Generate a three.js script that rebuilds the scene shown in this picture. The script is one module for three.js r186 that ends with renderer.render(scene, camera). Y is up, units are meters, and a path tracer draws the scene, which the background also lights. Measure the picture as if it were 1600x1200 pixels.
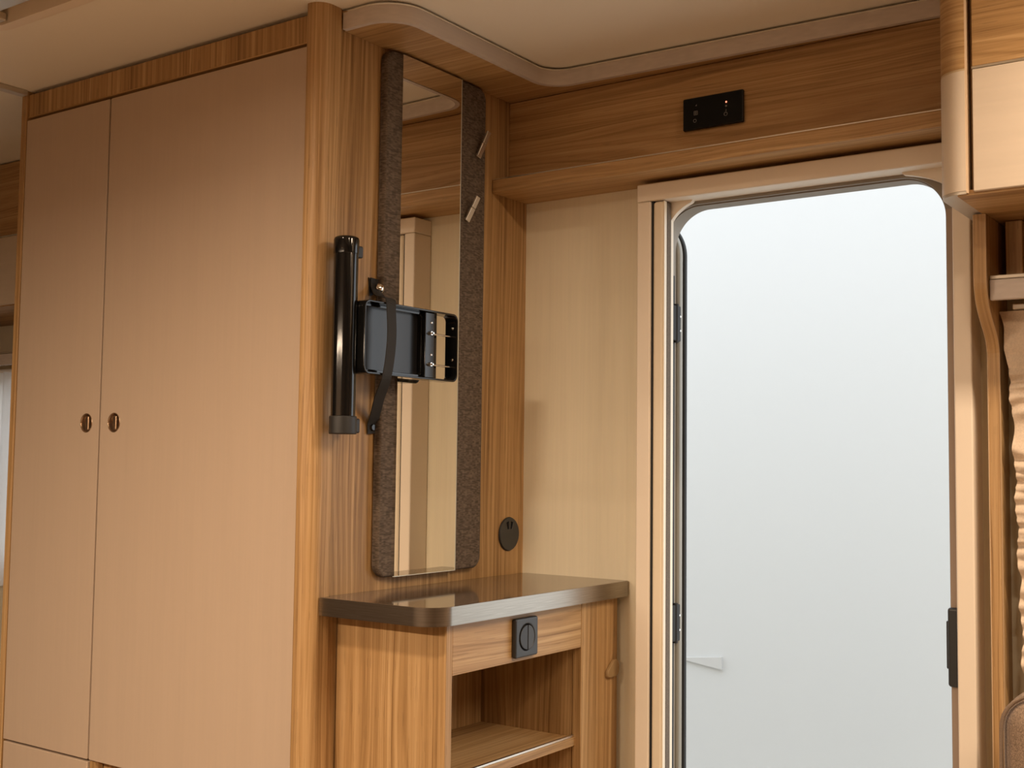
import * as THREE from 'three';
import { RoundedBoxGeometry } from 'three/addons/geometries/RoundedBoxGeometry.js';
import { mergeGeometries } from 'three/addons/utils/BufferGeometryUtils.js';
import { RectAreaLightUniformsLib } from 'three/addons/lights/RectAreaLightUniformsLib.js';

RectAreaLightUniformsLib.init();
const scene = new THREE.Scene();
const renderer = new THREE.WebGLRenderer();
renderer.toneMapping = THREE.LinearToneMapping;
renderer.toneMappingExposure = 1.05;
renderer.shadowMap.enabled = true;

// ------------------------------------------------------------------ camera
const camera = new THREE.PerspectiveCamera(35.696, 4 / 3, 0.02, 60);
camera.position.set(1.42383, 1.12749, 2.05945);
camera.rotation.order = 'YXZ';
camera.rotation.set(0.0659826, 0.6154428, 0.0119096);
scene.add(camera);

// ------------------------------------------------------------------ daylight of the hall outside
scene.background = new THREE.Color().setRGB(0.95, 1.0, 1.04);
scene.backgroundIntensity = 2.04;

// ------------------------------------------------------------------ lamp settings (the fittings are built further down)
const WARM = new THREE.Color().setRGB(1.0, 0.765, 0.545);
const LAMPS = [
  // name, x, top, z, length along x, width, tilt below the horizontal, radiance
  ['ceiling_light_strip', 1.85, 1.912, 0.57, 1.1, 0.05, Math.PI / 2, 148, 'slim LED light strip on the ceiling in front of the lockers over the bench'],
  ['ceiling_lamp', 1.4, 1.912, 1.22, 0.14, 0.14, Math.PI / 2, 80, 'small square LED ceiling lamp above the aisle near the bench'],
  ['ceiling_lamp', 0.2, 1.912, 1.55, 0.14, 0.14, Math.PI / 2, 205, 'added unseen fill lamp on the ceiling in front of the wardrobe'],  // unseen fill lamp, added to balance the room brightness
  ['kitchen_light_strip', -0.05, 1.5, 2.15, 1.5, 0.05, 1.45, 150, 'slim LED light strip under the kitchen lockers opposite the wardrobe'],
];

const CEIL = 1.912;

// ------------------------------------------------------------------ helpers
function rng(seed) { let a = seed >>> 0; return () => { a = (a + 0x6D2B79F5) | 0; let t = Math.imul(a ^ (a >>> 15), 1 | a); t = (t + Math.imul(t ^ (t >>> 7), 61 | t)) ^ t; return ((t ^ (t >>> 14)) >>> 0) / 4294967296; }; }
const rand = rng(71);
function noiseMaker(seed) {                       // periodic value noise
  const r = rng(seed), tab = new Float32Array(65536);
  for (let i = 0; i < 65536; i++) tab[i] = r();
  const at = (i, j, px, py) => tab[((((i % px) + px) % px) * 311 + (((j % py) + py) % py) * 1733) & 65535];
  return (x, y, px, py) => {
    const i = Math.floor(x), j = Math.floor(y); let a = x - i, b = y - j;
    a = a * a * (3 - 2 * a); b = b * b * (3 - 2 * b);
    const p = at(i, j, px, py), q = at(i + 1, j, px, py), s = at(i, j + 1, px, py), t = at(i + 1, j + 1, px, py);
    return (p + (q - p) * a) * (1 - b) + (s + (t - s) * a) * b;
  };
}
const lin2s = (v) => 255 * (v <= 0.0031308 ? 12.92 * v : 1.055 * Math.pow(v, 1 / 2.4) - 0.055);
function tex(w, h, fill, srgb, sizeU, sizeV) {     // fill(u, v) -> [r, g, b] in 0..1 (linear when srgb)
  const d = new Uint8Array(w * h * 4);
  for (let j = 0; j < h; j++) for (let i = 0; i < w; i++) {
    const c = fill(i / w, j / h), k = (j * w + i) * 4;
    for (let n = 0; n < 3; n++) d[k + n] = Math.max(0, Math.min(255, srgb ? lin2s(Math.max(0, c[n])) : c[n] * 255));
    d[k + 3] = 255;
  }
  const t = new THREE.DataTexture(d, w, h);
  t.wrapS = t.wrapT = THREE.RepeatWrapping; t.magFilter = THREE.LinearFilter; t.minFilter = THREE.LinearMipmapLinearFilter;
  if (srgb) t.colorSpace = THREE.SRGBColorSpace;
  t.repeat.set(1 / sizeU, 1 / sizeV); t.needsUpdate = true;
  return t;
}
const mix3 = (a, b, t) => [a[0] + (b[0] - a[0]) * t, a[1] + (b[1] - a[1]) * t, a[2] + (b[2] - a[2]) * t];

// ------------------------------------------------------------------ materials
const WOOD_DARK = [0.235, 0.125, 0.042], WOOD_MID = [0.43, 0.257, 0.106], WOOD_LIGHT = [0.59, 0.39, 0.19];
function woodTexture(seed, swirl, [DARK, MID, LIGHT] = [WOOD_DARK, WOOD_MID, WOOD_LIGHT]) {
  const n = noiseMaker(seed);
  const f = (u, v) => {
    const w1 = n(u * 5, v * 3, 5, 3) - 0.5, w2 = n(u * 14, v * 8, 14, 8) - 0.5;
    const s = u + swirl * (w1 * 0.10 + w2 * 0.022);
    const broad = n(s * 9, v * 2, 9, 2);
    const band = n(s * 38 + 3, v * 3, 38, 3);
    const line = n(s * 120, v * 5, 120, 5);
    const fine = n(u * 256, v * 26, 256, 26);
    const ring = 0.5 + 0.5 * Math.sin((s * 22 + n(s * 4, v * 2, 4, 2) * 2.5) * 6.2832);
    let t = 0.17 * broad + 0.26 * band + 0.30 * line + 0.16 * fine + 0.11 * ring;
    t = (t - 0.5) * 1.65 + 0.5;
    const c = t < 0.5 ? mix3(DARK, MID, Math.max(0, t) * 2) : mix3(MID, LIGHT, Math.min(1, t - 0.5) * 2);
    const pore = n(u * 256 + 77, v * 40 + 11, 256, 40) > 0.86 ? 0.84 : 1;
    return [c[0] * pore, c[1] * pore, c[2] * pore];
  };
  return tex(640, 1024, f, true, 0.31, 1.6);
}
const woodMaps = [woodTexture(5, 1), woodTexture(19, 1.6), woodTexture(43, 0.6)];
const woodMats = woodMaps.map((m) => new THREE.MeshPhysicalMaterial({ map: m, roughness: 0.48, bumpMap: m, bumpScale: 0.00012 }));
const [WOOD, WOODB, WOODC] = woodMats;
const std = (r, g, b, rough, o = {}) => new THREE.MeshPhysicalMaterial({ color: new THREE.Color().setRGB(r, g, b), roughness: rough, ...o });
const creamNoise = noiseMaker(7);
function grainy(base, amp, fu, fv) {               // faint printed grain of a laminate
  return tex(256, 512, (u, v) => { const k = 1 + amp * ((creamNoise(u * fu, v * fv, fu, fv) - 0.5) * 1.3 + (creamNoise(u * fu / 4 + 3, v * fv / 2 + 5, fu / 4, fv / 2) - 0.5)); return [base[0] * k, base[1] * k, base[2] * k]; }, true, 0.4, 0.9);
}
const CREAM_DOOR = new THREE.MeshPhysicalMaterial({ map: grainy([0.53, 0.415, 0.315], 0.02, 128, 8), roughness: 0.36 });
const CREAM_LOCKER = new THREE.MeshPhysicalMaterial({ map: grainy([0.67, 0.575, 0.465], 0.035, 96, 8), roughness: 0.42 });
const FRAME = std(0.83, 0.74, 0.62, 0.45);
const FRAME2 = std(0.83, 0.735, 0.575, 0.42);
const WALL = new THREE.MeshPhysicalMaterial({ map: grainy([0.84, 0.775, 0.60], 0.03, 128, 8), roughness: 0.6 });
const CEILING = std(0.88, 0.84, 0.74, 0.75);
const TRIMBAND = new THREE.MeshPhysicalMaterial({ map: grainy([0.62, 0.56, 0.52], 0.08, 128, 64), roughness: 0.42 });
const DARKWALL = new THREE.MeshPhysicalMaterial({ map: grainy([0.20, 0.135, 0.085], 0.2, 64, 8), roughness: 0.6 });
const FLOOR = new THREE.MeshPhysicalMaterial({ map: grainy([0.42, 0.34, 0.26], 0.2, 64, 8), roughness: 0.5 });
const BLACK = std(0.006, 0.006, 0.006, 0.1);
const PLATE = std(0.012, 0.012, 0.013, 0.28);
const BLACKMATT = std(0.016, 0.016, 0.016, 0.5);
const CHARCOAL = std(0.03, 0.032, 0.034, 0.42);
const RUBBER = std(0.012, 0.012, 0.012, 0.7);
const CHROME = std(0.86, 0.84, 0.80, 0.12, { metalness: 1 });
const ALU = std(0.74, 0.70, 0.62, 0.35, { metalness: 1 });
const ALUMATT = std(0.62, 0.57, 0.49, 0.45, { metalness: 0.6 });
const DARKSEAL = std(0.10, 0.095, 0.085, 0.7);
const GREYTRIM = std(0.27, 0.235, 0.19, 0.6);
const BRONZE = std(0.50, 0.36, 0.24, 0.22, { metalness: 0.9 });
const MIRROR = std(0.93, 0.93, 0.90, 0.0, { metalness: 1 });
const WHITE = std(0.625, 0.63, 0.635, 0.8);
const fabN = noiseMaker(91);
const fabricMap = tex(256, 256, (u, v) => {
  const wx = Math.sin(u * 64 * 6.2832), wy = Math.sin(v * 64 * 6.2832), over = (Math.floor(u * 64) + Math.floor(v * 64)) % 2;
  const yarn = over ? 0.55 + 0.45 * Math.abs(wx) : 0.55 + 0.45 * Math.abs(wy);
  const mel = 0.45 + 1.1 * fabN(u * 22, v * 64, 22, 64) * (over ? 1 : 0.65);
  const k = yarn * mel; return [0.165 * k, 0.122 * k, 0.088 * k];
}, true, 0.115, 0.115);
const FABRIC = new THREE.MeshPhysicalMaterial({ map: fabricMap, bumpMap: fabricMap, bumpScale: 0.0006, roughness: 0.95 });
const seatMap = tex(256, 256, (u, v) => {
  const tw = 0.5 + 0.5 * Math.sin((u * 48 + v * 48) * 6.2832), k = (0.5 + 0.6 * tw) * (0.6 + 0.8 * fabN(u * 96, v * 96, 96, 96));
  return [0.36 * k, 0.26 * k, 0.185 * k];
}, true, 0.10, 0.10);
const SEATFABRIC = new THREE.MeshPhysicalMaterial({ map: seatMap, bumpMap: seatMap, bumpScale: 0.0008, roughness: 0.95 });
const blindMap = tex(256, 256, (u, v) => { const k = 0.86 + 0.2 * fabN(u * 128, v * 128, 128, 128) + 0.08 * fabN(u * 8, v * 32, 8, 32); return [0.66 * k, 0.535 * k, 0.41 * k]; }, true, 0.2, 0.2);
const BLIND = new THREE.MeshPhysicalMaterial({ map: blindMap, roughness: 0.75, side: THREE.DoubleSide, sheen: 0.3, sheenRoughness: 0.5 });
const NET = new THREE.MeshPhysicalMaterial({ color: new THREE.Color().setRGB(0.9, 0.9, 0.9), roughness: 1, transmission: 0.6, side: THREE.DoubleSide });
const brushed = tex(256, 256, (u, v) => { const k = 0.8 + 0.4 * fabN(u * 4, v * 200, 4, 200); return [0.33 * k, 0.295 * k, 0.25 * k]; }, true, 0.12, 0.05);
const STEELBAND = new THREE.MeshPhysicalMaterial({ map: brushed, roughness: 0.3, metalness: 1 });
const COUNTER = std(0.115, 0.078, 0.05, 0.07, { specularIntensity: 1.0, ior: 1.55 });
const brushMap = tex(128, 256, (u, v) => { const k = 0.4 + 1.2 * fabN(u * 64, v * 128, 64, 128); return [0.16 * k, 0.13 * k, 0.10 * k]; }, true, 0.02, 0.05);
const BRISTLE = new THREE.MeshPhysicalMaterial({ map: brushMap, bumpMap: brushMap, bumpScale: 0.001, roughness: 1 });

// ------------------------------------------------------------------ geometry helpers (world metres, y up)
function metreUV(g, grain = 'y', off = [0, 0]) {   // v runs along the grain, u across it, both in metres
  const p = g.attributes.position, n = g.attributes.normal, uv = new Float32Array(p.count * 2);
  const ax = { x: 0, y: 1, z: 2 }[grain];
  for (let i = 0; i < p.count; i++) {
    const P = [p.getX(i), p.getY(i), p.getZ(i)], N = [Math.abs(n.getX(i)), Math.abs(n.getY(i)), Math.abs(n.getZ(i))];
    const others = [0, 1, 2].filter((k) => k !== ax);
    const across = N[others[0]] > N[others[1]] ? others[1] : others[0];
    uv[2 * i] = P[across] + off[0] + 0.31 * (across === others[1] ? 1 : 0); uv[2 * i + 1] = P[ax] + off[1];
  }
  g.setAttribute('uv', new THREE.BufferAttribute(uv, 2));
  return g;
}
function box(x0, x1, y0, y1, z0, z1, r = 0, seg = 2) {
  const w = x1 - x0, h = y1 - y0, d = z1 - z0;
  const g = r > 0 ? new RoundedBoxGeometry(w, h, d, seg, Math.min(r, 0.49 * Math.min(w, h, d))) : new THREE.BoxGeometry(w, h, d);
  g.translate((x0 + x1) / 2, (y0 + y1) / 2, (z0 + z1) / 2);
  return g;
}
function planXZ(shape, y0, y1, bevel = 0, curve = 12) {  // shape drawn in (x, z), standing from y0 to y1
  const g = new THREE.ExtrudeGeometry(shape, { depth: y1 - y0 - 2 * bevel, bevelEnabled: bevel > 0, bevelSize: bevel, bevelOffset: -bevel, bevelThickness: bevel, bevelSegments: 2, curveSegments: curve });
  g.translate(0, 0, bevel); g.rotateX(Math.PI / 2); g.translate(0, y1, 0);
  return g;
}
function sideZY(shape, x0, x1, bevel = 0, curve = 12) {  // shape drawn in (-z, y), from x0 to x1
  const g = new THREE.ExtrudeGeometry(shape, { depth: x1 - x0 - 2 * bevel, bevelEnabled: bevel > 0, bevelSize: bevel, bevelOffset: -bevel, bevelThickness: bevel, bevelSegments: 3, curveSegments: curve });
  g.translate(0, 0, bevel); g.rotateY(Math.PI / 2); g.translate(x0, 0, 0);
  return g;
}
function frontXY(shape, z0, z1, bevel = 0, curve = 12) {
  const g = new THREE.ExtrudeGeometry(shape, { depth: z1 - z0 - 2 * bevel, bevelEnabled: bevel > 0, bevelSize: bevel, bevelOffset: -bevel, bevelThickness: bevel, bevelSegments: 3, curveSegments: curve });
  g.translate(0, 0, z0 + bevel);
  return g;
}
function roundRect(a0, a1, b0, b1, r, P = THREE.Shape) {
  const s = new P(), R = typeof r === 'number' ? [r, r, r, r] : r;   // bottom-left, bottom-right, top-right, top-left
  s.moveTo(a0 + R[0], b0); s.lineTo(a1 - R[1], b0); if (R[1]) s.absarc(a1 - R[1], b0 + R[1], R[1], -Math.PI / 2, 0);
  s.lineTo(a1, b1 - R[2]); if (R[2]) s.absarc(a1 - R[2], b1 - R[2], R[2], 0, Math.PI / 2);
  s.lineTo(a0 + R[3], b1); if (R[3]) s.absarc(a0 + R[3], b1 - R[3], R[3], Math.PI / 2, Math.PI);
  s.lineTo(a0, b0 + R[0]); if (R[0]) s.absarc(a0 + R[0], b0 + R[0], R[0], Math.PI, 1.5 * Math.PI);
  return s;
}
function poly(pts) { const s = new THREE.Shape(); pts.forEach(([a, b], i) => (i ? s.lineTo(a, b) : s.moveTo(a, b))); return s; }
function cyl(r0, r1, h, seg, axis, at) {
  const g = new THREE.CylinderGeometry(r1, r0, h, seg);
  if (axis === 'x') g.rotateZ(-Math.PI / 2); if (axis === 'z') g.rotateX(Math.PI / 2);
  g.translate(...at); return g;
}
function joined(list) { return mergeGeometries(list.map((g) => { const k = g.index ? g.toNonIndexed() : g; for (const a of Object.keys(k.attributes)) if (!['position', 'normal', 'uv'].includes(a)) k.deleteAttribute(a); return k; })); }

// ------------------------------------------------------------------ scene-tree helpers
const used = {};
function numbered(name) { const n = used[name] ?? 0; used[name] = n + 1; return n ? `${name}_${String(n).padStart(3, '0')}` : name; }
function thing(name, label, category, base, opt = {}) {
  const o = new THREE.Group(); o.name = numbered(name); o.position.set(...base);
  o.userData = { label };
  if (category) o.userData.category = category;
  if (opt.kind) o.userData.kind = opt.kind;
  if (opt.group) o.userData.group = opt.group;
  o.base = base; scene.add(o); return o;
}
function part(parent, name, g, mat, grain, label) {
  if (grain) metreUV(g, grain, [rand() * 0.5, rand() * 1.5]);
  g.translate(-parent.base[0], -parent.base[1], -parent.base[2]);
  const m = new THREE.Mesh(g, mat); m.name = name; m.castShadow = m.receiveShadow = true; m.base = parent.base;
  if (label) m.userData.label = label;
  parent.add(m); return m;
}
function solid(name, label, category, g, mat, grain, opt = {}) {   // a thing that is one mesh
  if (grain) metreUV(g, grain, [rand() * 0.5, rand() * 1.5]);
  g.computeBoundingBox(); const b = g.boundingBox, c = [(b.min.x + b.max.x) / 2, b.min.y, (b.min.z + b.max.z) / 2];
  g.translate(-c[0], -c[1], -c[2]);
  const m = new THREE.Mesh(g, mat); m.name = numbered(name); m.position.set(...c); m.castShadow = m.receiveShadow = true;
  m.userData = { label }; if (category) m.userData.category = category; if (opt.kind) m.userData.kind = opt.kind; if (opt.group) m.userData.group = opt.group;
  m.base = c; scene.add(m); return m;
}
const ST = { kind: 'structure' };

// ================================================================== THE SHELL
const X0 = -3.0, X1 = 3.2, Z1 = 2.4;
solid('floor', 'brown wood-look floor of the caravan', 'floor', box(X0 - 0.04, X1 + 0.04, -0.05, 0, -0.035, Z1 + 0.04), FLOOR, 'x', ST);
{ // ceiling with the roof light cut-out
  const s = roundRect(X0 - 0.04, X1 + 0.04, -0.035, Z1 + 0.04, 0);
  s.holes.push(roundRect(-0.603, 0.053, 0.865, 1.503, 0.05, THREE.Path));
  solid('ceiling', 'matt cream caravan ceiling panel', 'ceiling', planXZ(s, CEIL, CEIL + 0.04), CEILING, null, ST);
}
const OP = { x0: 0.330, x1: 0.870, y0: 0.02, y1: 1.628, r: 0.075 };   // door opening in the wall
{
  const s = roundRect(X0 - 0.04, X1 + 0.04, 0, CEIL, 0);
  s.holes.push(roundRect(OP.x0, OP.x1, OP.y0, OP.y1, OP.r, THREE.Path));
  s.holes.push(roundRect(-2.35, -1.55, 0.80, 1.36, 0.05, THREE.Path));
  solid('wall_back', 'cream faintly grained wall panel beside the entrance door', 'wall', frontXY(s, -0.035, 0), WALL, 'y', ST);
}
solid('wall_front', 'dark wood-panelled wall opposite the entrance door', 'wall', box(X0 - 0.04, X1 + 0.04, 0, CEIL, Z1, Z1 + 0.04), DARKWALL, 'y', ST);
solid('wall_left', 'dark wood-panelled end wall beyond the wardrobe', 'wall', box(X0 - 0.04, X0, 0, CEIL, 0, Z1), DARKWALL, 'y', ST);
solid('wall_right', 'dark wood-panelled end wall behind the bench', 'wall', box(X1, X1 + 0.04, 0, CEIL, 0, Z1), DARKWALL, 'y', ST);
{ // far window in the back wall
  const w = thing('window_1', 'caravan window beyond the wardrobe with pale daylight', 'window', [-1.95, 0.8, 0], ST);
  const s = roundRect(-2.38, -1.52, 0.77, 1.39, 0.06); s.holes.push(roundRect(-2.33, -1.57, 0.82, 1.34, 0.05, THREE.Path));
  part(w, 'window_frame', frontXY(s, 0, 0.018), FRAME);
  part(w, 'pane', box(-2.34, -1.56, 0.81, 1.35, -0.022, -0.018), std(0.97, 0.97, 0.97, 0.02, { transmission: 1, thickness: 0 }));
}
// ================================================================== OUTSIDE
solid('ground', 'pale grey hall floor outside the door', 'ground', box(-9, 9, -0.55, -0.45, -7, 8), std(0.46, 0.43, 0.385, 0.7), null, ST);
solid('partition_wall', 'plain white painted partition wall standing outside the open door', 'wall', box(-6, 0.6, -0.45, 3.6, -2.08, -2.0), WHITE, null, ST);
solid('bracket', 'pale grey tapering wedge low on the white wall outside', 'bracket', (() => {  // faint grey wedge-shaped mark, modelled as a thin plate on the wall
  const g = new THREE.ExtrudeGeometry(poly([[-0.64, 0.412], [-0.488, 0.428], [-0.488, 0.383], [-0.64, 0.404]]), { depth: 0.012, bevelEnabled: false }); g.translate(0, 0, -2.0); return g;
})(), std(0.575, 0.57, 0.565, 0.8));

// ================================================================== WARDROBE
{
  const W = 0.61, t = thing('wardrobe', 'tall wardrobe with two beige doors and wood-grain corner post', 'wardrobe', [-0.45, 0, 0.3]);
  part(t, 'side_panel', box(-0.018, 0, 0, CEIL, 0, 0.585), WOOD, 'y');
  part(t, 'edge_panel', box(-0.901, -0.8835, 0, CEIL, 0, 0.612, 0.002), WOODC, 'y');
  part(t, 'back_panel', box(-0.8835, -0.018, 0, CEIL, 0.002, 0.012), WOODC, 'y');
  { // corner post, rounded towards the room
    const s = new THREE.Shape(); s.moveTo(-0.030, 0.585); s.lineTo(-0.030, 0.624); s.absarc(-0.024, 0.624, 0.006, Math.PI, Math.PI / 2, true); s.lineTo(-0.022, 0.630);
    s.absarc(-0.022, 0.602, 0.028, Math.PI / 2, 0, true); s.lineTo(0.006, 0.581); s.absarc(0.002, 0.581, 0.004, 0, -Math.PI / 2, true); s.lineTo(-0.018, 0.577); s.lineTo(-0.018, 0.585);
    part(t, 'corner_post', planXZ(s, 0, CEIL, 0, 16), WOODB, 'y');
  }
  part(t, 'top_rail', box(-0.8835, -0.0305, 1.8555, CEIL - 0.008, 0.588, 0.606, 0.0015), WOODC, 'y');
  part(t, 'rail_edge', box(-0.8835, -0.0305, 1.8530, 1.8555, 0.588, 0.607), WOODC, 'x');
  part(t, 'carcass_front', box(-0.8835, -0.0305, 0.10, 1.852, 0.574, 0.586), WOODC, 'y');
  part(t, 'plinth', box(-0.8835, -0.0305, 0, 0.10, 0.55, 0.58), WOODC, 'x');
  const doors = [[-0.881, -0.5970, -0.6367], [-0.5920, -0.0365, -0.549]];
  for (const [x0, x1, hx] of doors) {
    const s = roundRect(x0, x1, 0.5455, 1.8462, 0.002), hole = new THREE.Path(); hole.absarc(hx, 1.1965, 0.0175, 0, Math.PI * 2, true); s.holes.push(hole);
    const d = part(t, 'door', frontXY(s, 0.588, W, 0.0006, 24), CREAM_DOOR, 'y');
    const cup = new THREE.LatheGeometry([[0.0001, -0.0165], [0.010, -0.0165], [0.0150, -0.0125], [0.0165, -0.004], [0.0172, 0.0005], [0.0186, 0.0012], [0.0192, 0.0002]].map(([r, y]) => new THREE.Vector2(r, y)), 36);
    cup.rotateX(Math.PI / 2); cup.translate(hx, 1.1965, W);
    const pull = box(hx - 0.0055, hx + 0.0055, 1.1815, 1.2105, W - 0.014, W - 0.0005, 0.003);
    const bar = box(hx - 0.0145, hx + 0.0145, 1.2015, 1.2035, W - 0.014, W - 0.006, 0.0006);
    part(d, 'handle', joined([cup, pull, bar]), BRONZE, null, 'round recessed bronze push-lock handle');
  }
  part(t, 'flap', box(-0.881, -0.5965, 0.105, 0.5410, 0.588, W, 0.0025), CREAM_DOOR, 'y');
  // open niche under the wide door
  part(t, 'niche_side', box(-0.5925, -0.5765, 0.105, 0.5430, 0.588, 0.607, 0.001), WOODC, 'y');
  part(t, 'drawer_front', box(-0.574, -0.0365, 0.105, 0.515, 0.588, W - 0.004, 0.0025), WOODC, 'x');
}
solid('door_catch', 'small dark oval catch on the edge of the wardrobe side', 'catch', box(-0.909, -0.9, 0.925, 0.968, 0.585, 0.606, 0.0045, 3), CHARCOAL);

// ================================================================== MIRROR BOARD with hooks
{
  const t = thing('mirror_board', 'tall mirror set in a brown woven fabric board on the wood panel', 'mirror', [0.01, 0.922, 0.32]);
  part(t, 'fabric_board', sideZY(roundRect(-0.4715, -0.1705, 0.9225, 1.8735, 0.024), 0, 0.018, 0.005, 10), FABRIC, 'y');
  part(t, 'mirror_glass', box(0.018, 0.0215, 0.9235, 1.8715, 0.2568, 0.4322), MIRROR);
  part(t, 'mirror_edge', joined([box(0.0182, 0.0219, 0.9225, 0.9238, 0.2562, 0.4328), box(0.0182, 0.0219, 0.9225, 1.8722, 0.2560, 0.2570)]), std(0.72, 0.75, 0.68, 0.15, { metalness: 0.2 }));
  for (const [a, b] of [[[0.0225, 1.7295, 0.2025], [0.0385, 1.782, 0.1890]], [[0.0225, 1.5960, 0.2365], [0.0385, 1.6455, 0.2215]]]) {
    const A = new THREE.Vector3(...a), B = new THREE.Vector3(...b), q = new THREE.Quaternion().setFromUnitVectors(new THREE.Vector3(0, 1, 0), B.clone().sub(A).normalize()), len = A.distanceTo(B);
    const seg = (s0, s1, w) => { const g = new RoundedBoxGeometry(0.0045, (s1 - s0) * len - 0.0008, w, 2, 0.001); g.translate(0, (s0 + s1) / 2 * len, 0); g.applyQuaternion(q); g.translate(A.x, A.y, A.z); return g; };
    const h = part(t, 'coat_hook', seg(0, 0.54, 0.0125), ALU, null, 'slim silver fold-out hook');
    part(h, 'hook_tip', seg(0.54, 1, 0.0115), ALU);
    part(h, 'hook_pivot', cyl(0.003, 0.003, 0.009, 10, 'x', [0.0195, A.y + 0.006, A.z - 0.001]), ALUMATT);
  }
}

// ================================================================== BLACK SWIVEL BRACKET
{
  const cx = 0.045, cz = 0.597, t = thing('swivel_bracket', 'black swivelling screen bracket with a vertical tube and folded tray arm', 'bracket', [0.03, 1.17, 0.5]);
  const lathe = (pts, seg = 40) => { const g = new THREE.LatheGeometry(pts.map(([r, y]) => new THREE.Vector2(r, y)), seg); g.translate(cx, 0, cz); return g; };
  part(t, 'tube', lathe([[0.0205, 1.2015], [0.0205, 1.4745]]), BLACK);
  part(t, 'top_cap', lathe([[0.0001, 1.504], [0.017, 1.504], [0.0205, 1.502], [0.0216, 1.4985], [0.0216, 1.4755], [0.0195, 1.4745]]), BLACK);
  part(t, 'bottom_cap', lathe([[0.0001, 1.172], [0.0226, 1.172], [0.0232, 1.1735], [0.0232, 1.2000], [0.0225, 1.2020], [0.0195, 1.2020]]), BLACKMATT);
  part(t, 'clamp', box(0.022, 0.056, 1.471, 1.4915, 0.566, 0.586, 0.003), CHARCOAL);
  part(t, 'bottom_lug', box(0.028, 0.060, 1.174, 1.1985, 0.570, 0.590, 0.003), BLACKMATT);
  part(t, 'wall_bracket', joined([box(0.0005, 0.004, 1.18, 1.49, 0.545, 0.570, 0.001), box(0.003, 0.036, 1.479, 1.490, 0.556, 0.578, 0.002), box(0.003, 0.036, 1.178, 1.190, 0.556, 0.578, 0.002), box(0.030, 0.040, 1.178, 1.490, 0.572, 0.582, 0.001)]), BLACKMATT);
  // folded tray arm, standing off the mirror
  const z0 = 0.3325, z1 = 0.586, y0 = 1.2735, y1 = 1.3985, xb = 0.052, xf = 0.080;
  const ring = roundRect(-z1, -z0, y0, y1, 0.013); ring.holes.push(roundRect(-z1 + 0.0035, -z0 - 0.0035, y0 + 0.0035, y1 - 0.0035, 0.010, THREE.Path));
  part(t, 'tray_rim', sideZY(ring, xb, xf, 0.0012, 8), BLACK);
  part(t, 'tray_back', box(xb + 0.001, xb + 0.004, y0 + 0.003, y1 - 0.003, 0.418, z1 - 0.003), PLATE);
  part(t, 'inner_bead', sideZY((() => { const s = roundRect(-z1 + 0.003, -0.420, y0 + 0.003, y1 - 0.003, 0.009); s.holes.push(roundRect(-z1 + 0.0075, -0.4215, y0 + 0.009, y1 - 0.009, 0.006, THREE.Path)); return s; })(), xb + 0.004, xb + 0.014, 0.001, 6), BLACK);
  part(t, 'channel', joined([box(xb + 0.001, xf - 0.006, y0 + 0.0035, y1 - 0.0035, 0.394, 0.420, 0.0015), box(xb, xb + 0.004, y0 + 0.0035, y1 - 0.0035, 0.366, 0.396)]), BLACK);
  for (const y of [1.3575, 1.3015]) {
    part(t, 'pin', cyl(0.0017, 0.0017, 0.070, 10, 'z', [xf - 0.010, y, 0.3695]), CHROME);
    part(t, 'bolt', joined([cyl(0.0042, 0.0036, 0.004, 14, 'x', [xf - 0.004, y, 0.406]), cyl(0.0018, 0.0018, 0.006, 10, 'x', [xf - 0.001, y, 0.406])]), CHROME);
  }
  for (const y of [1.377, 1.319]) {
    part(t, 'rivet', cyl(0.0024, 0.0016, 0.0015, 12, 'x', [xf - 0.0052, y, 0.403]), CHROME);
    part(t, 'rivet', cyl(0.0028, 0.0020, 0.0015, 12, 'z', [xb + 0.017, y - 0.004, z0 + 0.0042]), CHROME);
  }
}
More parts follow.
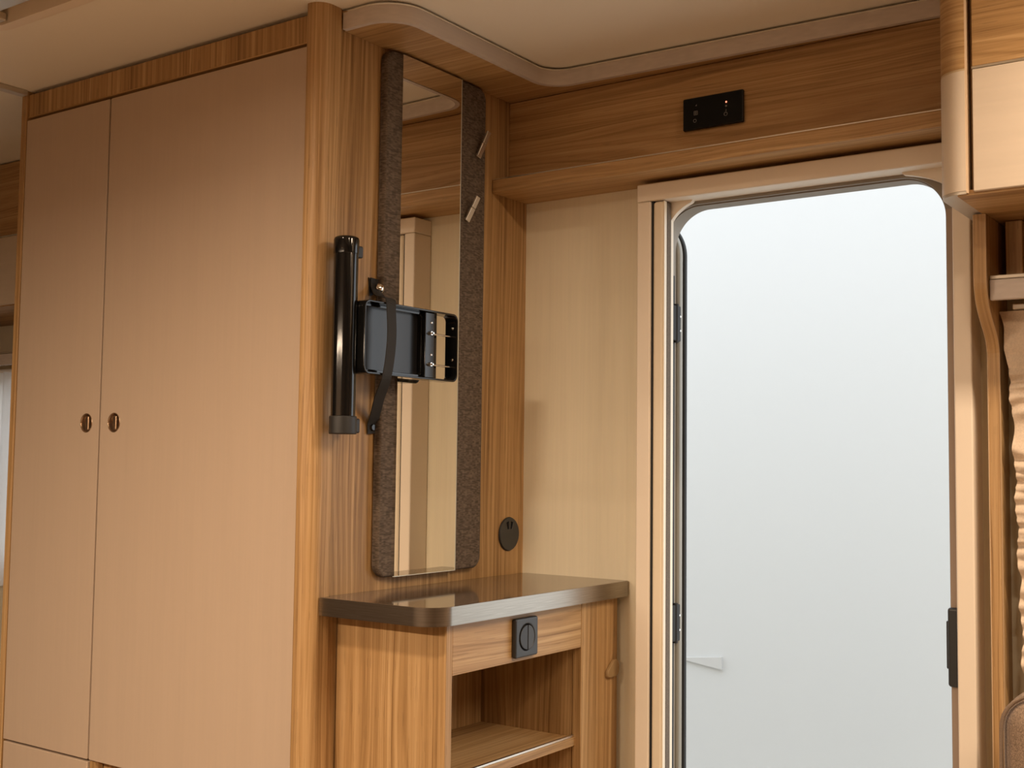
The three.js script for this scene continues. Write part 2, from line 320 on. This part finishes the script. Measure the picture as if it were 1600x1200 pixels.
{ // strap over the tray
  const t = thing('retaining_strap', 'black webbing strap holding the tray against the panel', 'strap', [0.03, 1.17, 0.49]);
  const path = new THREE.CatmullRomCurve3([[0.004, 1.452, 0.479], [0.006, 1.438, 0.480], [0.022, 1.421, 0.488], [0.079, 1.4025, 0.5215], [0.0855, 1.385, 0.5265], [0.0870, 1.34, 0.5255], [0.0850, 1.295, 0.5285], [0.0805, 1.2690, 0.5300], [0.046, 1.236, 0.508], [0.016, 1.205, 0.486], [0.005, 1.192, 0.480], [0.004, 1.176, 0.4785]].map((a) => new THREE.Vector3(...a)), false, 'centripetal');
  const N = 70, pos = [], idx = [], nor = new THREE.Vector3(), side = new THREE.Vector3(0, 0, 1);
  for (let i = 0; i <= N; i++) {
    const p = path.getPointAt(i / N), tan = path.getTangentAt(i / N);
    nor.crossVectors(side, tan).normalize(); const s = new THREE.Vector3().crossVectors(tan, nor).normalize();
    const w = 0.0112, h = 0.0009;
    for (const [a, b] of [[-w, h], [w, h], [w, -h], [-w, -h]]) pos.push(p.x + s.x * a + nor.x * b, p.y + s.y * a + nor.y * b, p.z + s.z * a + nor.z * b);
    if (i) for (let k = 0; k < 4; k++) { const a = (i - 1) * 4 + k, b = (i - 1) * 4 + (k + 1) % 4, c = i * 4 + k, d = i * 4 + (k + 1) % 4; idx.push(a, c, b, b, c, d); }
  }
  idx.push(0, 1, 2, 0, 2, 3, N * 4, N * 4 + 2, N * 4 + 1, N * 4, N * 4 + 3, N * 4 + 2);
  let g = new THREE.BufferGeometry(); g.setAttribute('position', new THREE.Float32BufferAttribute(pos, 3)); g.setIndex(idx); g = g.toNonIndexed(); g.computeVertexNormals();
  part(t, 'webbing', g, std(0.017, 0.016, 0.015, 0.75));
  const tongue = sideZY(poly([[-0.493, 1.453], [-0.474, 1.446], [-0.474, 1.425], [-0.490, 1.420]]), 0.0005, 0.0025, 0.0004);
  part(t, 'anchor_tab', tongue, BLACKMATT);
  const ball = new THREE.SphereGeometry(0.0095, 24, 16); ball.scale(0.75, 1, 1); ball.translate(0.0125, 1.4345, 0.4745);
  part(t, 'press_stud', ball, CHROME);
  part(t, 'lower_stud', joined([cyl(0.006, 0.0048, 0.004, 20, 'x', [0.0075, 1.187, 0.480])]), BLACK);
}

// ================================================================== ROUND COVER on the panel
{
  const t = thing('cable_outlet_cover', 'round black cable outlet cover low on the wood panel', 'outlet cover', [0, 0.948, 0.0535]);
  const s = new THREE.Shape(); s.absarc(0, 0, 0.0335, 0, Math.PI * 2);
  for (const k of [-1, 1]) { const h = new THREE.Path(); h.moveTo(k * 0.0025, 0.0105); h.lineTo(k * 0.0035, 0.0255); h.lineTo(k * 0.0125, 0.0235); h.lineTo(k * 0.0075, 0.0095); h.closePath(); s.holes.push(h); }
  const g = sideZY(s, 0.0008, 0.0045, 0.001, 32); g.translate(0, 0.982, 0.0535); part(t, 'disc', g, CHARCOAL);
  const r = new THREE.TorusGeometry(0.0332, 0.0014, 8, 48); r.rotateY(Math.PI / 2); r.translate(0.0016, 0.982, 0.0535); part(t, 'rim', r, BLACKMATT);
  part(t, 'backing', cyl(0.030, 0.030, 0.0008, 32, 'x', [0.0005, 0.982, 0.0535]), RUBBER);
}

// ================================================================== COUNTER AND CABINET
{
  const t = thing('countertop', 'glossy dark brown worktop with a brushed metal edge', 'countertop', [0.13, 0.87, 0.3]);
  const outline = (P, e) => { const s = new P(), a = 0.0085, b = 0.2552 - e, z0 = 0.001 + e, z1 = 0.6057 - e, r = 0.045 - e, q = 0.006; s.moveTo(a + e, z0); s.lineTo(b - q, z0); s.absarc(b - q, z0 + q, q, -Math.PI / 2, 0); s.lineTo(b, z1 - r); s.absarc(b - r, z1 - r, r, 0, Math.PI / 2); s.lineTo(a + e, z1); s.lineTo(a + e, z0); return s; };
  part(t, 'slab', planXZ(outline(THREE.Shape, 0.0012), 0.8705, 0.9, 0, 20), COUNTER);
  const s = outline(THREE.Shape, 0); s.holes.push(outline(THREE.Path, 0.0012));
  const band = planXZ(s, 0.8703, 0.8997, 0, 20);
  { // brushed lines run along the edge
    const p = band.attributes.position, uv = new Float32Array(p.count * 2); for (let i = 0; i < p.count; i++) { uv[2 * i] = p.getX(i) + p.getZ(i); uv[2 * i + 1] = p.getY(i); } band.setAttribute('uv', new THREE.BufferAttribute(uv, 2));
  }
  part(t, 'edge_band', band, STEELBAND);
  part(t, 'wall_strip', box(0.0005, 0.0095, 0.8705, 0.8995, 0.002, 0.578), COUNTER);
}
{
  const fx = 0.238, fz = 0.555, t = thing('cabinet', 'narrow open-shelf wood cabinet under the dark worktop', 'cabinet', [0.12, 0, 0.28]);
  part(t, 'end_panel', box(0.002, fx, 0, 0.8703, fz - 0.018, fz, 0.002), WOODB, 'y');
  part(t, 'apron', box(fx - 0.018, fx - 0.001, 0.7868, 0.8703, 0.1485, fz - 0.0185, 0.0008), WOODB, 'z');
  part(t, 'stile', box(fx - 0.020, fx, 0, 0.8703, 0.016, 0.148, 0.002), WOODC, 'y');
  part(t, 'inner_wall', box(0.004, fx - 0.021, 0, 0.8703, 0.134, 0.146), WOOD, 'y');
  part(t, 'cabinet_back', box(0.001, 0.0065, 0, 0.8703, 0.148, fz - 0.019), WOODC, 'y');
  const sh = part(t, 'shelf', box(0.007, 0.2255, 0.6055, 0.6205, 0.1465, fz - 0.0185, 0.0012), WOODB, 'z');
  part(sh, 'shelf_edge_strip', box(0.2165, 0.2225, 0.6205, 0.6245, 0.1475, fz - 0.0195, 0.0008), ALU);
  part(t, 'bottom_board', box(0.007, fx - 0.002, 0.05, 0.068, 0.1465, fz - 0.0185), WOODB, 'z');
}
solid('door_retainer', 'small tan plastic clip on the cabinet edge next to the door', 'clip', (() => { const q = new THREE.Shape(); q.moveTo(-0.050, 0.722); q.quadraticCurveTo(-0.052, 0.731, -0.046, 0.736); q.lineTo(-0.034, 0.7495); q.quadraticCurveTo(-0.028, 0.754, -0.022, 0.748); q.quadraticCurveTo(-0.018, 0.738, -0.0195, 0.728); q.quadraticCurveTo(-0.021, 0.7195, -0.030, 0.7185); q.lineTo(-0.044, 0.7185); q.quadraticCurveTo(-0.048, 0.719, -0.050, 0.722); const g = sideZY(q, 0.2382, 0.2455, 0.002, 8); g.translate(0, 0, -0.0185); g.scale(1, 1, 1.4); g.translate(0, 0, 0.0185); return g; })(), std(0.37, 0.25, 0.12, 0.5));
{
  const x = 0.2372, cz = 0.340, cy = 0.8275, t = thing('light_switch', 'black square rocker switch under the worktop', 'switch', [x, 0.79, cz]);
  const s = roundRect(-cz - 0.034, -cz + 0.034, cy - 0.0335, cy + 0.0335, 0.004), h = new THREE.Path(); h.absarc(-cz, cy, 0.0225, 0, Math.PI * 2, true); s.holes.push(h);
  part(t, 'plate', sideZY(s, x, x + 0.0095, 0.003, 28), CHARCOAL);
  part(t, 'recess', cyl(0.0226, 0.0226, 0.003, 32, 'x', [x + 0.0015, cy, cz]), RUBBER);
  for (const k of [-1, 1]) {
    const d = new THREE.Shape(); d.absarc(0, 0, 0.0208, k > 0 ? -Math.PI / 2 + 0.02 : Math.PI / 2 + 0.02, k > 0 ? Math.PI / 2 - 0.02 : 1.5 * Math.PI - 0.02);
    const g = sideZY(d, 0, 0.0085, 0.0008, 24); g.rotateY(k * 0.07); g.translate(x + 0.003, cy, cz); part(t, 'rocker', g, CHARCOAL);
  }
}

// ================================================================== BOARDS ABOVE THE DOOR
{
  const t = thing('header_board', 'wood-grain board with shelf lip across the wall above the door', 'board', [0.46, 1.675, 0.06]);
  part(t, 'face_board', box(0.0005, 0.927, 1.7035, 1.8755, 0.049, 0.067, 0.001), WOODB, 'x');
  part(t, 'shelf_lip', box(0.0005, 0.9255, 1.6752, 1.7025, 0.0005, 0.1250, 0.0022), WOODB, 'x');
  part(t, 'edge_line', box(0.001, 0.9255, 1.7025, 1.7048, 0.1205, 0.1240, 0.0006), ALU, null, 'thin pale line along the lip');
}
{ // control panel
  const t = thing('control_panel', 'black touch control panel with faint symbols and a red indicator', 'control panel', [0.468, 1.7525, 0.07]);
  part(t, 'housing', box(0.4072, 0.5296, 1.7528, 1.8142, 0.0672, 0.0755, 0.003), BLACK);
  const cv = document.createElement('canvas'); cv.width = 512; cv.height = 256; const c = cv.getContext('2d');
  c.fillStyle = '#060606'; c.fillRect(0, 0, 512, 256); c.strokeStyle = '#8a8a8a'; c.fillStyle = '#8a8a8a'; c.lineWidth = 4;
  const px = (x) => (x - 0.4092) / 0.1184 * 512, py = (y) => (1.8122 - y) / 0.0574 * 256;
  const ringAt = (x, y, r) => { c.beginPath(); c.arc(px(x), py(y), r, 0, 7); c.stroke(); };
  ringAt(0.4327, 1.7695, 13); ringAt(0.4953, 1.7725, 14);
  { const a = px(0.4345), b = py(1.7840); c.strokeRect(a - 15, b - 15, 30, 30); c.beginPath(); c.moveTo(a, b - 15); c.lineTo(a, b + 15); c.moveTo(a - 15, b); c.lineTo(a + 15, b); c.stroke(); }
  { const a = px(0.4353), b = py(1.7985); c.beginPath(); c.moveTo(a - 6, b + 6); c.lineTo(a + 6, b - 6); c.moveTo(a, b + 6); c.lineTo(a + 6, b + 2); c.stroke(); }
  { const a = px(0.4960), b = py(1.7875); for (let k = 0; k < 3; k++) { c.beginPath(); c.moveTo(a - 10 * Math.cos(k * 1.047), b - 10 * Math.sin(k * 1.047)); c.lineTo(a + 10 * Math.cos(k * 1.047), b + 10 * Math.sin(k * 1.047)); c.stroke(); } }
  c.font = 'bold 24px sans-serif'; c.textAlign = 'center'; c.fillText('2', px(0.4958), py(1.7795) + 9);
  const m = new THREE.CanvasTexture(cv); m.colorSpace = THREE.SRGBColorSpace;
  const g = new THREE.PlaneGeometry(0.1184, 0.0574); g.translate(0.4684, 1.7835, 0.0757);
  part(t, 'glass_face', g, new THREE.MeshPhysicalMaterial({ map: m, roughness: 0.08, specularIntensity: 0.35 }));
  const l = new THREE.SphereGeometry(0.0016, 14, 10); l.scale(1, 1, 0.5); l.translate(0.4965, 1.7949, 0.0760);
  part(t, 'indicator', l, new THREE.MeshPhysicalMaterial({ color: 0x300500, emissive: new THREE.Color().setRGB(1, 0.22, 0.12), emissiveIntensity: 3 }), null, 'glowing red indicator');
}
{ // pelmet: L-shaped soffit with a pale band
  const yb = 1.8766, t = thing('ceiling_pelmet', 'L-shaped wood soffit with a pale curved edge band under the ceiling', 'pelmet', [0.4, 1.87, 0.3]);
  const outline = (P, e) => {                     // room-side line from the post to the locker, offset inwards by e
    const s = new P(), xr = 0.1295 - e, zf = 0.577 - e, zi = 0.108 - e, r1 = 0.070 - e, r2 = 0.050 + e;
    s.moveTo(0.0065, zf); s.lineTo(xr - r1, zf); s.absarc(xr - r1, zf - r1, r1, Math.PI / 2, 0, true);
    s.lineTo(xr, zi + r2); s.absarc(xr + r2, zi + r2, r2, Math.PI, 1.5 * Math.PI, false); s.lineTo(0.965, 0.074 - e);
    return s;
  };
  const soffit = outline(THREE.Shape, 0.010); soffit.lineTo(0.965, 0.0005); soffit.lineTo(0.0005, 0.0005); soffit.lineTo(0.0005, 0.567); soffit.closePath();
  part(t, 'soffit', planXZ(soffit, yb + 0.0005, yb + 0.016, 0, 16), WOODB, 'x');
  const ribbon = (e0, e1, y0, y1) => { const a = outline(THREE.Shape, e0), b = outline(THREE.Shape, e1).getPoints(14).reverse(); for (const q of b) a.lineTo(q.x, q.y); a.closePath(); return planXZ(a, y0, y1, 0, 14); };
  const bg = ribbon(0, 0.0098, yb - 0.001, 1.9045);
  part(t, 'edge_band', bg, TRIMBAND, 'x', 'pale satin band');
  part(t, 'chrome_line', ribbon(-0.0012, 0.005, 1.9045, 1.9075), CHROME, null, 'thin chrome line');
  part(t, 'fixing_batten', ribbon(0.030, 0.040, yb + 0.016, CEIL - 0.0005), WOODC, 'x');
}

// ================================================================== ENTRANCE: surround, open door leaf
{
  const t = thing('trim_1', 'cream insect-screen surround around the entrance door opening', 'door frame', [0.6, 0, 0.03], ST);
  part(t, 'top_profile', box(0.3008, 0.9265, 1.6330, 1.6675, 0.0005, 0.0600, 0.003), FRAME);
  part(t, 'side_profile', box(0.3010, 0.3305, 0.0, 1.6326, 0.0005, 0.0595, 0.003), FRAME);
  part(t, 'side_profile', box(0.8920, 0.9210, 0.0, 1.6326, 0.0005, 0.0595, 0.003), FRAME);
  part(t, 'slot_shade_strip', box(0.3304, 0.3352, 0.0, 1.6325, 0.0005, 0.0545), RUBBER);  // black filler standing in for the dark shade inside the slot
  part(t, 'screen_rail', box(0.3350, 0.3578, 0.0, 1.6310, 0.012, 0.0575, 0.006, 4), FRAME2);
  part(t, 'rail_lip', box(0.3562, 0.3592, 0.0, 1.6310, 0.046, 0.0565, 0.0012), FRAME2);
  part(t, 'brush_strip', box(0.3480, 0.3590, 0.0, 1.6310, 0.026, 0.0455, 0.003), BRISTLE, 'y', 'dark furry brush seal');
  part(t, 'top_inner_profile', box(0.334, 0.892, 1.6345, 1.6420, 0.012, 0.052, 0.002), FRAME);
  // rubber-lined edge of the wall opening
  const rs = roundRect(OP.x0 - 0.020, OP.x1 + 0.016, OP.y0 - 0.018, OP.y1 + 0.020, OP.r + 0.016); rs.holes.push(roundRect(OP.x0 + 0.001, OP.x1 - 0.001, OP.y0, OP.y1 - 0.001, OP.r, THREE.Path));
  part(t, 'opening_liner', frontXY(rs, 0.0005, 0.011, 0.002, 14), GREYTRIM);
  for (const [xa, xb, k] of [[0.350, 0.404, 1], [0.888, 0.800, -1]]) {
    const s = new THREE.Shape(); s.moveTo(xa, 1.6335); s.lineTo(xb, 1.6335); s.lineTo(xb - k * 0.004, 1.6285); s.quadraticCurveTo(xa + k * 0.012, 1.615, xa, 1.582); s.closePath();
    part(t, 'corner_gusset', frontXY(s, 0.014, 0.026, 0.001, 8), FRAME);
  }
  const ls = roundRect(OP.x0 - 0.004, OP.x1 + 0.004, OP.y0 - 0.004, OP.y1 + 0.003, OP.r); ls.holes.push(roundRect(OP.x0 + 0.001, OP.x1 - 0.001, OP.y0, OP.y1 - 0.001, OP.r, THREE.Path));
  part(t, 'outer_seal', frontXY(ls, -0.046, -0.0355, 0, 14), GREYTRIM);
  const rv = roundRect(OP.x0, OP.x1, OP.y0, OP.y1, OP.r); rv.holes.push(roundRect(OP.x0 + 0.003, OP.x1 - 0.003, OP.y0 + 0.003, OP.y1 - 0.003, OP.r - 0.003, THREE.Path));
  part(t, 'reveal_liner', frontXY(rv, -0.0352, 0.0004, 0, 14), GREYTRIM);
  part(t, 'hinge_seal', box(OP.x0 + 0.0030, OP.x0 + 0.0050, 0.12, 1.50, -0.034, -0.002, 0.0006), RUBBER);
}
{
  const t = thing('door_1', 'caravan entrance door swung fully open against the outside wall', 'door', [0.05, 0, -0.06], ST);
  const s = roundRect(-0.235, 0.338, 0.02, 1.628, 0.085);
  part(t, 'leaf', frontXY(s, -0.068, -0.0470, 0.008, 16), std(0.27, 0.25, 0.20, 0.3));
  const q = roundRect(-0.237, 0.3395, 0.018, 1.630, 0.086); q.holes.push(roundRect(-0.18, 0.28, 0.08, 1.57, 0.05, THREE.Path));
  part(t, 'gasket', frontXY(q, -0.081, -0.0685, 0.004, 16), RUBBER);
  part(t, 'outer_skin', frontXY(roundRect(-0.233, 0.334, 0.022, 1.626, 0.084), -0.086, -0.081, 0, 16), WHITE);
  for (const y of [1.405, 0.822]) {
    const h = part(t, 'hinge', joined([box(0.3355, 0.3425, y - 0.035, y + 0.035, -0.046, -0.010, 0.002), cyl(0.0050, 0.0050, 0.076, 14, 'y', [0.3400, y, -0.030])]), RUBBER);
    part(h, 'hinge_screw', joined([cyl(0.002, 0.002, 0.002, 10, 'x', [0.3428, y + 0.014, -0.042]), cyl(0.002, 0.002, 0.002, 10, 'x', [0.3428, y - 0.014, -0.042])]), CHROME);
  }
}
{
  const t = thing('screen_latch', 'black grip latch on the closing side of the door surround', 'latch', [0.88, 0.77, 0.03]);
  part(t, 'grip', box(0.8715, 0.8915, 0.7720, 0.9000, 0.018, 0.040, 0.005, 3), CHARCOAL);
  part(t, 'grip_step', box(0.8685, 0.875, 0.800, 0.878, 0.020, 0.036, 0.0025), CHARCOAL);
}
solid('pleated_screen', 'narrow folded edge of pleated screen behind the closing-side frame', 'screen', (() => { const list = []; const pts = [[0.878, 0.014]]; const s = new THREE.Shape(); s.moveTo(0.8755, 0.014); for (let k = 0; k <= 6; k++) s.lineTo(0.8755 + (k % 2) * 0.001, 0.014 + k * 0.003); s.lineTo(0.8910, 0.032); s.lineTo(0.8910, 0.014); s.closePath(); return planXZ(s, 0.01, 1.56); })(), std(0.36, 0.28, 0.22, 0.85));

// ================================================================== LOCKERS (over the bench, and beyond the wardrobe)
function locker(x0, x1, name, label, openLeft) {
  const zf = 0.280, r = 0.040, yb = 1.5265, yd = 1.7095, t = thing(name, label, 'locker', [(x0 + x1) / 2, yb, 0.14], { group: 'overhead lockers' });
  const end = (y0, y1, e) => { const s = new THREE.Shape(); s.moveTo(x0 + e, 0.001); s.lineTo(x0 + e, zf - r); s.absarc(x0 + r, zf - r, r - e, Math.PI, Math.PI / 2, true); s.lineTo(x0 + r + 0.0035, zf - e); s.lineTo(x0 + r + 0.0035, 0.001); s.closePath(); return planXZ(s, y0, y1, 0, 18); };
  part(t, 'end_panel_upper', end(yd + 0.0035, CEIL, 0), WOODB, 'x');
  part(t, 'end_panel_line', end(yd, yd + 0.0035, 0.0004), std(0.55, 0.42, 0.25, 0.4));
  part(t, 'end_panel_lower', end(yb + 0.0045, yd, 0), CREAM_LOCKER, 'y');
  part(t, 'end_panel_rim', end(yb, yb + 0.0045, 0.001), ALUMATT);
  part(t, 'edge_strip', box(x0 + r + 0.0035, x0 + r + 0.0062, yb + 0.001, CEIL - 0.001, zf - 0.014, zf - 0.0005), std(0.72, 0.55, 0.38, 0.4));
  part(t, 'carcass', box(x0 + r + 0.0062, x1, yb + 0.006, CEIL - 0.002, 0.002, zf - 0.021), WOODC, 'y');
  part(t, 'bottom_board', box(x0 + 0.030, x1, yb - 0.002, yb + 0.006, 0.002, zf - 0.006), WOODC, 'x');
  const n = Math.max(1, Math.round((x1 - x0 - r) / 0.72)), w = (x1 - x0 - r - 0.0135) / n;
  for (let k = 0; k < n; k++) {
    const a = x0 + r + 0.0135 + k * w, b = a + w - 0.004;
    const d = part(t, 'locker_door', box(a, b, yb + 0.002, yd, zf - 0.019, zf + 0.0005, 0.0018), CREAM_LOCKER, 'x');
    part(d, 'upper_panel', box(a, b, yd + 0.0035, CEIL - 0.004, zf - 0.019, zf + 0.0005, 0.0018), WOODB, 'x');
    part(d, 'divider_strip', box(a, b, yd, yd + 0.0035, zf - 0.018, zf + 0.0012), ALU);
  }
}
locker(0.928, 3.15, 'overhead_locker', 'overhead locker with wood upper band and cream lower panel by the door');
locker(-2.95, -0.905, 'overhead_locker', 'overhead locker glimpsed in the gap beyond the wardrobe');

{ // curved wood side panel next to the door
  const t = thing('side_panel', 'narrow upright wood panel with an S-curved front edge beside the door', 'panel', [0.955, 0, 0.05]);
  const prof = (zt, zb, e) => { const s = new THREE.Shape(); s.moveTo(-0.001, 0); s.lineTo(-zb, 0); s.lineTo(-zb, 1.305); s.bezierCurveTo(-zb, 1.355, -zt, 1.355, -zt, 1.425); s.lineTo(-zt, 1.524); s.lineTo(-0.001, 1.524); s.closePath(); return s; };
  part(t, 'panel_board', sideZY(prof(0.1365, 0.0590, 0), 0.9455, 0.9630, 0.0006, 20), WOODB, 'y');
  const edge = (x0, x1) => { const zt = 0.1375, zb = 0.0600, s = new THREE.Shape(); s.moveTo(-zb, 0.0); s.lineTo(-zb, 1.305); s.bezierCurveTo(-zb, 1.355, -zt, 1.355, -zt, 1.425); s.lineTo(-zt, 1.523); s.lineTo(-zt + 0.004, 1.523); s.lineTo(-zt + 0.004, 1.425); s.bezierCurveTo(-zt + 0.004, 1.355, -zb + 0.004, 1.355, -zb + 0.004, 1.305); s.lineTo(-zb + 0.004, 0.0); s.closePath(); return sideZY(s, x0, x1, 0.0002, 20); };
  part(t, 'edge_piping', edge(0.9445, 0.9458), std(0.62, 0.45, 0.28, 0.4)); part(t, 'edge_piping', edge(0.9627, 0.9640), std(0.50, 0.34, 0.19, 0.4));
}
for (const [xa, xb, lab] of [[0.9645, 3.15, 'pale-fronted shelf under the overhead locker by the door'], [-2.95, -0.905, 'pale-fronted shelf under the overhead locker beyond the wardrobe']]) {
  const t = thing('wall_shelf', lab, 'shelf', [(xa + xb) / 2, 1.38, 0.06], { group: 'shelves under the lockers' });
  part(t, 'board', box(xa, xb, 1.4115, 1.4215, 0.002, 0.110), WOODC, 'x');
  part(t, 'front_band', box(xa, xb, 1.3895, 1.4215, 0.110, 0.1215, 0.0015), TRIMBAND, 'x');
  part(t, 'top_lip', box(xa, xb, 1.4220, 1.4285, 0.108, 0.1205, 0.0015), ALUMATT);
}
{
  const t = thing('backing_panel', 'dark wood panelling in the recess between locker and shelf', 'panel', [2.0, 1.43, 0.01]);
  part(t, 'panel_sheet', box(0.9645, 3.15, 1.4225, 1.5235, 0.001, 0.008), WOODC, 'y');
  part(t, 'batten', box(0.9750, 1.0010, 1.4300, 1.5235, 0.008, 0.060, 0.002), WOODC, 'y');
}
// ruched blind under the shelf
{
  const NX = 90, NY = 150, g = new THREE.PlaneGeometry(1, 1, NX, NY), p = g.attributes.position, n = noiseMaker(31);
  const top = 1.3785, bot = 0.60;
  for (let i = 0; i < p.count; i++) {
    const u = p.getX(i) + 0.5, v = 0.5 - p.getY(i), y = top + (bot - top) * v;
    const left = 0.9665 + 0.010 * Math.min(1, v * 5) + 0.020 * v + 0.002 * Math.sin(v * 60) - 0.004 * Math.exp(-v * 60);
    const x = left + (2.1 - left) * Math.pow(u, 1.6);
    const ruch = v < 0.12 ? 0.25 : 1;
    const ph = v * 34 + 1.6 * n(x * 9, v * 10, 64, 64) * 2;
    const z = 0.054 + ruch * (0.0042 * Math.sin(ph * 6.2832) + 0.0030 * Math.sin(ph * 3.1 + x * 60)) + 0.004 * n(x * 30, v * 30, 512, 512);
    p.setXYZ(i, x, y, z);
  }
  g.computeVertexNormals();
  { const uv = g.attributes.uv; for (let i = 0; i < p.count; i++) uv.setXY(i, p.getX(i), p.getY(i)); }
  const t = thing('window_blind', 'gathered beige fabric blind hanging under the shelf', 'blind', [1.5, bot, 0.05]);
  part(t, 'cloth', g, BLIND);
  part(t, 'head_rail', box(0.985, 2.1, 1.3800, 1.3890, 0.040, 0.066, 0.002), ALUMATT);
}
{
  const t = thing('bench', 'upholstered bench with brown woven back cushion beside the door', 'bench', [1.75, 0, 0.35]);
  part(t, 'bench_box', box(0.975, 2.6, 0, 0.36, 0.062, 0.62, 0.006), WOODC, 'x');
  part(t, 'seat_cushion', box(0.975, 2.6, 0.3605, 0.42, 0.062, 0.64, 0.03, 4), SEATFABRIC, 'x');
  const b = part(t, 'back_cushion', box(0.9860, 1.75, 0.42, 0.805, 0.085, 0.215, 0.055, 8), SEATFABRIC, 'y');
  const pts = []; const R = 0.055; for (let k = 0; k <= 10; k++) { const a = Math.PI - k / 10 * Math.PI / 2; pts.push(new THREE.Vector3(0.986 + R + Math.cos(a) * (R - 0.004), 0.805 - R + Math.sin(a) * (R - 0.004), 0.197)); }
  pts.unshift(new THREE.Vector3(0.990, 0.45, 0.197)); pts.push(new THREE.Vector3(1.68, 0.801, 0.197));
  part(b, 'piping', new THREE.TubeGeometry(new THREE.CatmullRomCurve3(pts, false, 'centripetal'), 80, 0.003, 8), SEATFABRIC);
}
// sheer curtain at the far window
{
  const NX = 120, NY = 10, g = new THREE.PlaneGeometry(1.0, 0.62, NX, NY), p = g.attributes.position;
  for (let i = 0; i < p.count; i++) { const x = p.getX(i); p.setZ(i, 0.012 * Math.sin(x * 95) + 0.006 * Math.sin(x * 41 + 1)); }
  g.translate(-1.95, 1.065, 0.06); g.computeVertexNormals();
  solid('sheer_curtain', 'white sheer curtain glimpsed past the wardrobe edge', 'curtain', g, NET);
}

// ================================================================== KITCHEN OPPOSITE (behind the camera's shoulder)
{
  const t = thing('kitchen_unit', 'wood kitchen unit with dark worktop opposite the wardrobe', 'kitchen unit', [-0.05, 0, 2.1]);
  part(t, 'unit_body', box(-1.0, 0.9, 0, 0.86, 1.87, Z1 - 0.002, 0.003), DARKWALL, 'x');
  part(t, 'worktop', box(-1.0, 0.91, 0.8605, 0.89, 1.855, Z1 - 0.002, 0.003), COUNTER);
  const k = thing('kitchen_locker', 'dark wood kitchen overhead locker opposite the wardrobe', 'locker', [-0.05, 1.5, 2.25]);
  part(k, 'locker_body', box(-1.0, 0.9, 1.5005, CEIL - 0.001, 2.10, Z1 - 0.002, 0.003), DARKWALL, 'x');
}

// ================================================================== CEILING FITTINGS
solid('partition_rail', 'slim metal rail under the ceiling at the far wardrobe edge', 'rail', box(-0.901, -0.879, 1.9005, CEIL - 0.0003, 0.612, Z1 - 0.01, 0.002), ALUMATT);
{
  const t = thing('roof_light', 'cream-framed roof light recessed in the ceiling', 'roof light', [-0.34, CEIL, 1.17]);
  const s = roundRect(-0.625, 0.075, 0.848, 1.52, 0.07); s.holes.push(roundRect(-0.60, 0.05, 0.868, 1.50, 0.05, THREE.Path));
  part(t, 'flange', planXZ(s, CEIL - 0.005, CEIL - 0.0003, 0.002, 10), FRAME);
  const w = roundRect(-0.602, 0.052, 0.866, 1.502, 0.05); w.holes.push(roundRect(-0.595, 0.045, 0.873, 1.495, 0.045, THREE.Path));
  part(t, 'well', planXZ(w, CEIL - 0.0055, CEIL + 0.11, 0, 10), FRAME);
  part(t, 'blind_cassette', box(-0.594, 0.044, CEIL + 0.006, CEIL + 0.020, 0.895, 0.93, 0.003), ALU);
  part(t, 'corner_bracket', box(-0.592, -0.535, CEIL - 0.003, CEIL + 0.012, 0.876, 0.915, 0.003), ALUMATT);
  part(t, 'closed_blind', box(-0.595, 0.045, CEIL + 0.030, CEIL + 0.036, 0.873, 1.495), FRAME2);
}
for (const [name, x, top, z, len, wid, tilt, power, label] of LAMPS) {
  const t = thing(name, label, 'lamp', [x, top, z]); t.rotation.x = Math.PI / 2 - tilt; if (tilt > 0 && tilt < 1.5) t.position.y -= 0.014;
  const add = (nm, g, m) => { const q = new THREE.Mesh(g, m); q.name = nm; q.castShadow = q.receiveShadow = true; t.add(q); };
  add('housing', box(-len / 2 - 0.008, len / 2 + 0.008, -0.0085, -0.0003, -wid / 2 - 0.006, wid / 2 + 0.006, 0.003), ALUMATT);
  if (wid > 0.1) { const o = roundRect(-len / 2 - 0.008, len / 2 + 0.008, -wid / 2 - 0.008, wid / 2 + 0.008, 0.01); o.holes.push(roundRect(-len / 2 - 0.002, len / 2 + 0.002, -wid / 2 - 0.002, wid / 2 + 0.002, 0.004, THREE.Path)); add('rim', planXZ(o, -0.026, -0.0085), ALUMATT); }  // rim added to unseen lamps to keep grazing light off the header board
  const d = new THREE.PlaneGeometry(len, wid); d.rotateX(Math.PI / 2); d.translate(0, -0.0092, 0);
  add('diffuser', d, new THREE.MeshPhysicalMaterial({ color: 0x888888, emissive: WARM, emissiveIntensity: 4, roughness: 0.6 }));
  const l = new THREE.RectAreaLight(WARM, power, len, wid); l.name = 'lamp_light'; l.position.set(0, -0.012, 0); l.rotation.x = -Math.PI / 2; l.castShadow = true; t.add(l);
}

renderer.render(scene, camera);
